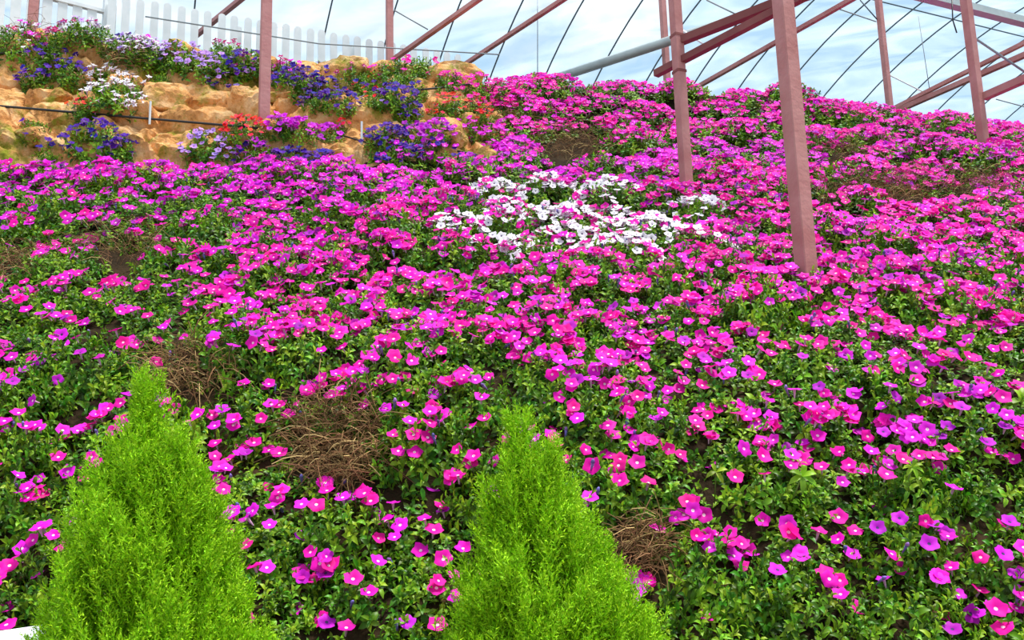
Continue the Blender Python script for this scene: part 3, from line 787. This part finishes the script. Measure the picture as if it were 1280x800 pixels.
# ------------------------------------------------------------------ plants of the rock face: (px, py, radius px, kinds, blossoms, label)
CL = [
    (12, 28, 26, ['crimson', 'star'], 20, 'pink and white striped petunia at the fence panel corner'),
    (38, 22, 24, ['star', 'magenta'], 22, 'pale pink starred petunia under the white fence panel'),
    (68, 30, 24, ['crimson'], 30, 'crimson starred petunia clump under the white fence panel'),
    (98, 36, 24, ['star', 'lavender', 'crimson'], 22, 'mixed starred petunia below the fence panel post'),
    (122, 44, 22, ['star'], 22, 'white starred petunia next to the fence panel post'),
    (146, 16, 18, ['star', 'violet'], 24, 'tall violet and white petunia rising in front of the pickets'),
    (160, 34, 26, ['lavender', 'star', 'violet'], 32, 'lavender and white petunia mound below the first pickets'),
    (186, 36, 20, ['lavender', 'magenta'], 22, 'lavender petunia at the foot of the pickets'),
    (172, 60, 24, ['star'], 36, 'white petunia tuft over the brown dry hollow'),
    (195, 68, 24, ['star', 'lavender'], 26, 'white and lavender petunia trailing over the rock edge'),
    (222, 66, 26, ['lavender'], 36, 'lavender dark eyed petunia trailing across the upper rock'),
    (252, 80, 26, ['lavender'], 38, 'lavender petunia hanging lowest on the upper rock'),
    (283, 90, 22, ['lavender', 'violet'], 30, 'lavender and violet petunia left of the slim post'),
    (285, 62, 22, ['crimson'], 14, 'green crimson flowered plant below the pickets'),
    (312, 76, 24, ['violet'], 32, 'dark violet petunia just beside the slim post'),
    (312, 56, 20, ['crimson'], 10, 'leafy plant with few crimson flowers behind the slim post'),
    (352, 64, 22, ['crimson', 'magenta'], 24, 'pink verbena like clump by the slim post below the pickets'),
    (60, 72, 26, ['violet'], 26, 'deep violet petunia high on the mossy rock'),
    (48, 96, 22, ['violet'], 22, 'deep violet petunia on the mossy rock, lower tuft'),
    (82, 88, 20, ['violet'], 22, 'deep violet petunia spreading towards the white star clump'),
    (128, 96, 24, ['star'], 34, 'white star petunia clump on the bare rock, upper half'),
    (142, 118, 30, ['star'], 52, 'large white star petunia clump just above the black hose'),
    (160, 106, 18, ['star'], 14, 'small white star tuft beside the large white clump'),
    (106, 136, 16, ['red'], 20, 'small scarlet flowered plant on the black hose'),
    (122, 172, 34, ['violet'], 60, 'deep violet petunia mound below the black hose'),
    (148, 186, 24, ['violet'], 30, 'violet petunia at the foot of the rock below the hose'),
    (60, 190, 18, ['violet'], 6, 'sparse violet petunia at the rock foot'),
    (38, 162, 16, ['violet'], 2, 'low green tuft on the orange rock ledge'),
    (262, 180, 30, ['lavender'], 34, 'pale lavender petunia mound at the rock foot near the slim post'),
    (305, 160, 24, ['red'], 44, 'scarlet flowered plant beside the slim post'),
    (372, 100, 30, ['violet'], 64, 'large violet petunia mass on the rock right of the slim post'),
    (350, 96, 18, ['violet'], 26, 'violet petunia touching the slim post'),
    (402, 112, 26, ['violet'], 50, 'violet petunia on the rock shelf'),
    (424, 124, 22, ['violet'], 34, 'violet petunia at the end of the rock shelf'),
    (392, 126, 18, ['violet'], 22, 'violet petunia drooping below the rock shelf'),
    (350, 156, 18, ['magenta', 'purple'], 26, 'magenta petunia right beside the slim post'),
    (378, 160, 22, ['magenta', 'purple'], 34, 'magenta petunia below the violet mass'),
    (408, 166, 20, ['magenta', 'purple', 'violet'], 20, 'purple magenta petunia at the mossy ledge'),
    (430, 162, 10, ['red'], 9, 'tiny scarlet tuft by the mossy ledge'),
    (322, 192, 26, ['violet', 'purple'], 36, 'violet petunia around the foot of the slim post'),
    (362, 198, 26, ['violet'], 40, 'violet petunia along the rock foot past the slim post'),
    (402, 202, 24, ['violet'], 30, 'violet petunia at the rock foot under the mossy ledge'),
    (456, 112, 22, ['red', 'violet'], 12, 'leafy plant with scattered red and violet flowers'),
    (470, 122, 18, ['red', 'lavender'], 8, 'leafy plant with a few red flowers on the rock'),
    (494, 120, 28, ['violet'], 44, 'violet petunia clump left of the orange boulder'),
    (508, 136, 20, ['violet'], 22, 'violet petunia under the orange boulder'),
    (518, 112, 18, ['violet'], 8, 'leafy violet petunia against the orange boulder'),
    (482, 172, 30, ['violet'], 56, 'big violet petunia clump in the middle of the rock foot'),
    (515, 170, 30, ['violet', 'purple', 'purple'], 56, 'big purple and violet petunia clump with bright leaves'),
    (505, 194, 30, ['violet', 'violet', 'magenta'], 56, 'violet petunia hanging to the magenta band'),
    (545, 190, 28, ['violet', 'magenta'], 40, 'violet magenta petunia by the short hose end'),
    (548, 162, 22, ['purple', 'magenta'], 30, 'purple petunia below the scarlet plant'),
    (585, 206, 22, ['violet', 'purple'], 22, 'violet petunia edging the magenta band'),
    (560, 132, 24, ['red'], 30, 'scarlet flowered plant under the orange boulder'),
    (590, 130, 22, ['red', 'pink'], 30, 'red and rose flowered plant by the dry root bank'),
    (606, 146, 14, ['red'], 12, 'small scarlet tuft at the dry root bank'),
    (585, 160, 22, ['magenta'], 26, 'magenta petunia above the pale ledge'),
    (618, 172, 26, ['magenta'], 44, 'magenta petunia mound spilling from the rock'),
    (645, 186, 26, ['magenta', 'purple'], 40, 'magenta petunia at the edge of the rock face'),
    (480, 92, 24, ['pink'], 4, 'leafy green plant at the foot of the fence end post'),
    (500, 84, 24, ['pink'], 8, 'leafy plant with pink flowers under the red beam foot'),
    (530, 82, 22, ['pink'], 5, 'leafy cushion on top of the orange boulder'),
    (440, 70, 18, ['crimson'], 8, 'low weedy plant on the rock crest by the pickets'),
    (408, 68, 14, ['violet'], 4, 'dry leafy tuft on the rock crest'),
    (568, 80, 22, ['pink'], 22, 'pink petunia on top of the orange boulder'),
    (600, 84, 24, ['pink'], 24, 'pink petunia right of the orange boulder top'),
    (632, 96, 28, ['pink'], 30, 'pink petunia hanging over the dry root bank'),
    (640, 120, 24, ['pink'], 26, 'pink petunia beneath the crest above the dry root bank'),
    (620, 112, 22, ['pink'], 14, 'leafy pink petunia between boulder and root bank'),
    (672, 112, 28, ['pink'], 44, 'pink petunia crowning the dry root bank'),
    (690, 140, 24, ['pink', 'magenta'], 34, 'pink petunia drooping beside the dry root bank'),
    (200, 100, 10, ['star'], 1, 'tiny moss tuft on the orange rock'),
]
for (px, py, rp, kinds, num, lab) in CL:
    q, n = hit2(px, py + rp * 0.35)
    if q is None: q, n = hit2(px, py + rp + 8)
    if q is None: continue
    s = rp * 1.15 * (q - CAM).length / FPX
    n = (n + Vector((0, -0.3, 0.5))).normalized()
    up = (n * 0.5 + Vector((0, -0.25, 0.6))).normalized(); frame = Vector((0, 0, 1)).rotation_difference(up)
    t = thing('rock_petunia', q - n * 0.03, lab, 'flower', 'plants growing on the rock face')
    t.rotation_mode = 'QUATERNION'; t.rotation_quaternion = frame
    fo = link('foliage', random.choice(FOLS), t); fo['kind'] = 'stuff'
    k = s / 0.2; fo.scale = (k, k, max(0.9, k)); fo.rotation_euler = (0, 0, random.uniform(0, 6.28))
    f = link('blossoms', joined_flowers(kinds, num, s, 0.14 * max(0.9, k), frame, size=0.95), t); f['kind'] = 'stuff'

# ------------------------------------------------------------------ dead stems where the carpet is bare
def tangle(px, py, wpx, hpx, n, label, on_rock=False, straw=0.12):
    m_ = MB(); q0, nn = hit2(px, py)
    while q0 is None: py += 4; q0, nn = hit2(px, py)
    if not on_rock:                                    # the ground lies deeper than the leaf canopy around it
        py += 0.75 * (pix(q0)[1] - pix(q0 + nn * 0.14)[1]); hpx *= 1.3; n = int(n * 1.5); q0, nn = hit2(px, py)
    for k in range(n):
        a = random.uniform(0, 6.28); r = math.sqrt(random.random())
        q, nn = hit2(px + wpx * r * math.cos(a), py + hpx * r * math.sin(a))
        if q is None or abs(q.y - q0.y) > 0.5: continue
        ln = random.uniform(0.06, 0.2); d = Vector((random.gauss(0, 1), random.gauss(0, .5), random.gauss(0, .6))).normalized()
        d = (d - nn * d.dot(nn) * 0.7).normalized(); c = rand_unit() * 0.35
        b = q + nn * random.uniform(0.0, 0.13) - q0
        pts_ = [b + d * ln * t + c * ln * t * t + nn * 0.04 * math.sin(3.1 * t) for t in (0, .33, .66, 1)]
        st = random.random() < straw
        m_.tube(pts_, 0.0022 if st else random.uniform(.0012, .0024), 3, 1 if st else 0, caps=False)
    o = m_.obj('dead_stems', [MAT['dry'], MAT['straw']]); o.location = q0
    tag(o, label, 'dead plant', 'patches of dead stems')
TG = [(425, 545, 62, 44, 480, 'tangle of dead brown stems in the bare hollow of the slope'),
      (238, 455, 50, 26, 200, 'dead stems in the thin patch above the taller conical shrub', ),
      (150, 298, 60, 18, 160, 'dead stems showing among sparse leaves below the magenta band'),
      (1055, 190, 42, 22, 260, 'dry brown growth beneath the lone thin post'),
      (1170, 230, 120, 18, 700, 'long ledge of dry brown stems below the post with the short beam'),
      (1075, 233, 70, 12, 240, 'straw coloured ledge of dry stems beside the thick post'),
      (715, 178, 52, 24, 340, 'dark dry root bank right of the rock face'),
      (640, 140, 26, 40, 320, 'brown dry roots hanging beside the orange boulder', True),
      (800, 678, 30, 30, 160, 'dead stems hanging beside the smaller conical shrub'),
      (30, 38, 26, 12, 120, 'dry brown roots under the striped petunias', True),
      (155, 78, 18, 18, 160, 'dry brown hollow under the white petunia tuft', True),
      (20, 322, 36, 14, 120, 'dead stems in the hollow at the edge of the bed')]
for g in TG: tangle(*g)

# ------------------------------------------------------------------ pale weeds pushing through the carpet
for px, py, nl, ln, lab in ((1125, 632, 7, 0.05, 'pale palm shaped weed leaves among the purple and pink petunias'), (985, 638, 6, 0.07, 'yellow green weed with long leaves low on the slope'),
                            (893, 632, 4, 0.055, 'small pale weed near the dead stems by the broader cypress'), (410, 350, 6, 0.05, 'pale weed tuft in the open flower carpet')):
    q, n = hit(px, py); m_ = MB()
    for k in range(nl):
        a = 6.283 * k / nl + 0.4; d = (Vector((math.cos(a), -0.35, math.sin(a) * 0.8)) + n * 0.1).normalized()
        leaf_quad(m_, Vector((0, 0, 0)), d, n, ln, ln * 0.2, 0, 0.2)
    m_.tube([n * -0.22, Vector((0, 0, 0))], 0.003, 4, 1)
    o = m_.obj('weed', [MAT['leafpale'], MAT['stem']], None, True); o.location = q + n * 0.235
    tag(o, lab, 'weed')

# ------------------------------------------------------------------ irrigation hoses and stakes
def hose(pp, label, r=0.011):
    pts_ = []
    for px, py in pp:
        q, n = hit2(px, py)
        if q is not None: pts_.append(q - ray(px, py) * 0.10)
    for _ in range(2):
        pts_ = [pts_[0]] + [(pts_[i - 1] + pts_[i] * 2 + pts_[i + 1]) / 4 for i in range(1, len(pts_) - 1)] + [pts_[-1]]
    m_ = MB(); m_.tube(pts_, r, 6); tag(m_.obj('irrigation_hose', MAT['hose'], None, True), label, 'hose', 'black irrigation hoses')
hose([(-30 + i * 16, 130 + (i * 16) * 0.085) for i in range(23)], 'long black irrigation hose across the rock face')
hose([(-20, 67), (0, 67), (15, 66), (30, 65)], 'short black hose high on the rock under the fence panel')
hose([(518, 113), (540, 111), (565, 108), (590, 105), (612, 104)], 'black hose across the orange boulder')
hose([(430, 170), (450, 176), (470, 182), (490, 186)], 'black hose behind the violet clumps on the mossy ledge', 0.008)
hose([(572, 189), (585, 191), (598, 194), (612, 198)], 'short black hose end on the pale ledge')
for px, py, lab in ((187, 153, 'white stake holding up the long black hose'), (452, 178, 'white stake on the mossy ledge')):
    q, n = hit2(px, py); q = q - ray(px, py) * 0.13
    m_ = MB(); m_.tube([(0, 0, -0.02), (0, 0, 0.21)], 0.011, 6); o = m_.obj('hose_stake', MAT['fence']); o.location = q
    tag(o, lab, 'stake')

# ------------------------------------------------------------------ conical cypress shrubs
def frond_geo(seed, Ln=0.12):
    """a plume: axis, branchlets and needles as thin triangles"""
    rs = random.Random(seed); V = []; F = []
    def tri(b, d, ln, w):
        s = d.cross(Vector((rs.gauss(0, 1), rs.gauss(0, 1), rs.gauss(0, 1)))).normalized() * w
        k = len(V); V.extend([b - s, b + s, b + d * ln]); F.append((k, k + 1, k + 2))
    nb = 15
    for i in range(nb):
        t = i / nb; b = Vector((0, 0.012 * math.sin(2 * t), Ln * (0.08 + 0.9 * t)))
        a = i * 2.4 + rs.uniform(-.4, .4); ang = math.radians(rs.uniform(24, 40))
        d = Vector((math.cos(a) * math.sin(ang), math.sin(a) * math.sin(ang) * 0.75, math.cos(ang)))
        bl = Ln * (0.36 * (1 - t) + 0.14) * rs.uniform(0.8, 1.2)
        tri(b, d, bl, 0.0011)
        nn = max(4, int(bl / 0.0042))
        for j in range(nn):
            u = (j + 0.5) / nn; c = b + d * bl * u
            s = rand = Vector((rs.gauss(0, 1), rs.gauss(0, 1), rs.gauss(0, 1))).normalized()
            nd = (d * 0.85 + s * 0.75).normalized()
            tri(c, nd, 0.0125 * (1.1 - 0.5 * u), 0.0017)
    for j in range(6):
        s = Vector((rs.gauss(0, 1), rs.gauss(0, 1), rs.gauss(0, 1))).normalized()
        tri(Vector((0, 0.01, Ln * 0.95)), (Vector((0, 0, 1)) + s * 0.5).normalized(), 0.012, 0.0012)
    return np.array([tuple(v) for v in V]), np.array(F)
FR = [frond_geo(900 + k) for k in range(5)]
FRM = [mesh_from('frond', g[0], g[1].tolist(), [MAT['cypress']]) for g in FR]

def cypress(apx, apy, Y, prof, lobes, label, nfr=2950, seed=1, lean=0.0, wsc=1.0):
    rs = random.Random(seed); ap = at_y(apx, apy, Y); Ht = ap.z
    t = thing('conical_cypress', (ap.x, ap.y, 0.0), label, 'shrub')
    hs = [h for h, r in prof]; rsd = [r * wsc for h, r in prof]
    m_ = MB(); m_.tube([(lean * 0.8, 0, -0.05), (lean * 0.8, 0, 0.5 * Ht), (0, 0, Ht - 0.12)], 0.035, 8, 0, 0.006); m_.obj('trunk', MAT['bark'], t, True)
    items = []
    # sample along height in proportion to radius
    hh = np.linspace(0.0, Ht - 0.12, 400); rr = np.interp(hh, hs, rsd); cum = np.cumsum((rr + 0.015) * np.where(hh > 0.85, 0.3, 1.0)); cum /= cum[-1]
    for k in range(nfr // 2):
        h = float(np.interp(rs.random(), cum, hh)); R = float(np.interp(h, hs, rsd))
        ang = rs.uniform(0, 6.283); bump_ = 1 + 0.10 * math.sin(3 * ang + 5 * h + seed) + 0.07 * math.sin(7 * ang - 9 * h)
        f_ = rs.choice([1.0, 1.0, 0.93, 0.82, 0.66, 0.5])
        items.append((h, ang, R * f_ * 0.86 * bump_, Vector((0, 0, 0)), R))
    for k in range(nfr // 11):                                   # upright plumes standing proud of the cone
        h = float(np.interp(rs.random(), cum, hh)); R = float(np.interp(h, hs, rsd)); ang = rs.uniform(0, 6.283)
        pr = rs.uniform(0.9, 1.06); sp = min(0.9, 0.016 / (R + 0.01))
        for j in range(10):
            dh = rs.uniform(-0.02, 0.11)
            items.append((h + dh, ang + rs.gauss(0, sp) * (0.5 + dh * 7), R * pr - rs.uniform(0, 0.03) + 0.012, Vector((0, 0, 0)), R))
    for (lx, lh, lr, ln, num) in lobes:
        for k in range(num):
            u = rs.random() ** 0.8; items.append((lh + ln * u, rs.uniform(0, 6.283), lr * u * rs.uniform(.6, 1.0), Vector((lx, -0.05, 0)), lr))
    good = []; rest_v = []; rest_f = []; k0 = 0
    for (h, ang, R, off, Rf) in items:
        rad = Vector((math.cos(ang), math.sin(ang), 0))
        s = rs.uniform(0.75, 1.2)
        d = (Vector((0, 0, 1)) + rad * rs.uniform(0.08, 0.4) + Vector((rs.gauss(0, .13), rs.gauss(0, .13), 0))).normalized()
        base = off + Vector((lean * min(h, 0.8), 0, 0)) + rad * max(0.0, R - 0.025) + Vector((0, 0, Ht - h - 0.115 * s))
        q = d.to_track_quat('Z', 'Y') @ Quaternion((0, 0, 1), rs.uniform(0, 6.28))
        facing = -rad.y * (R / (Rf + 1e-6)) - (0.8 if h > 0.72 else 0)
        good.append((facing + rs.uniform(0, .25), base, q, s, rs.randrange(5)))
    good.sort(key=lambda g: -g[0])
    for i, (fc, base, q, s, v) in enumerate(good):
        if i < 300:
            o = link('frond', FRM[v], t); o.location = base; o.rotation_mode = 'QUATERNION'; o.rotation_quaternion = q; o.scale = (s, s, s)
        else:
            M = np.array(q.to_matrix()) * s
            rest_v.append(FR[v][0] @ M.T + np.array(base)); rest_f.append(FR[v][1] + k0); k0 += len(FR[v][0])
    V = np.concatenate(rest_v); F = np.concatenate(rest_f)
    me_ = bpy.data.meshes.new('inner_foliage'); me_.vertices.add(len(V)); me_.vertices.foreach_set('co', V.ravel())
    me_.loops.add(len(F) * 3); me_.loops.foreach_set('vertex_index', F.ravel().astype(np.int32))
    me_.polygons.add(len(F)); me_.polygons.foreach_set('loop_start', np.arange(0, len(F) * 3, 3, dtype=np.int32))
    me_.update(calc_edges=True); me_.materials.append(MAT['cypress'])
    o = link('inner_foliage', me_, t); o['kind'] = 'stuff'
    return t
cypress(183, 462, 2.2, [(0, 0.006), (0.06, 0.03), (0.11, 0.05), (0.19, 0.105), (0.27, 0.15), (0.37, 0.19), (0.47, 0.22), (0.57, 0.255), (0.67, 0.29), (1.1, 0.36), (1.5, 0.36), (1.8, 0.22)],
        [(0.10, 0.115, 0.07, 0.2, 70), (-0.09, 0.26, 0.06, 0.15, 40)], 'taller lime green conical cypress beside the white garden wall', seed=3, lean=0.065, wsc=0.95)
cypress(650, 508, 2.2, [(0, 0.006), (0.06, 0.045), (0.11, 0.075), (0.19, 0.115), (0.29, 0.165), (0.39, 0.215), (0.49, 0.255), (0.6, 0.285), (1.1, 0.36), (1.45, 0.34), (1.7, 0.2)],
        [(0.05, 0.05, 0.05, 0.15, 30)], 'broader lime green conical cypress standing apart from the white wall', seed=11, lean=0.12, wsc=0.95)
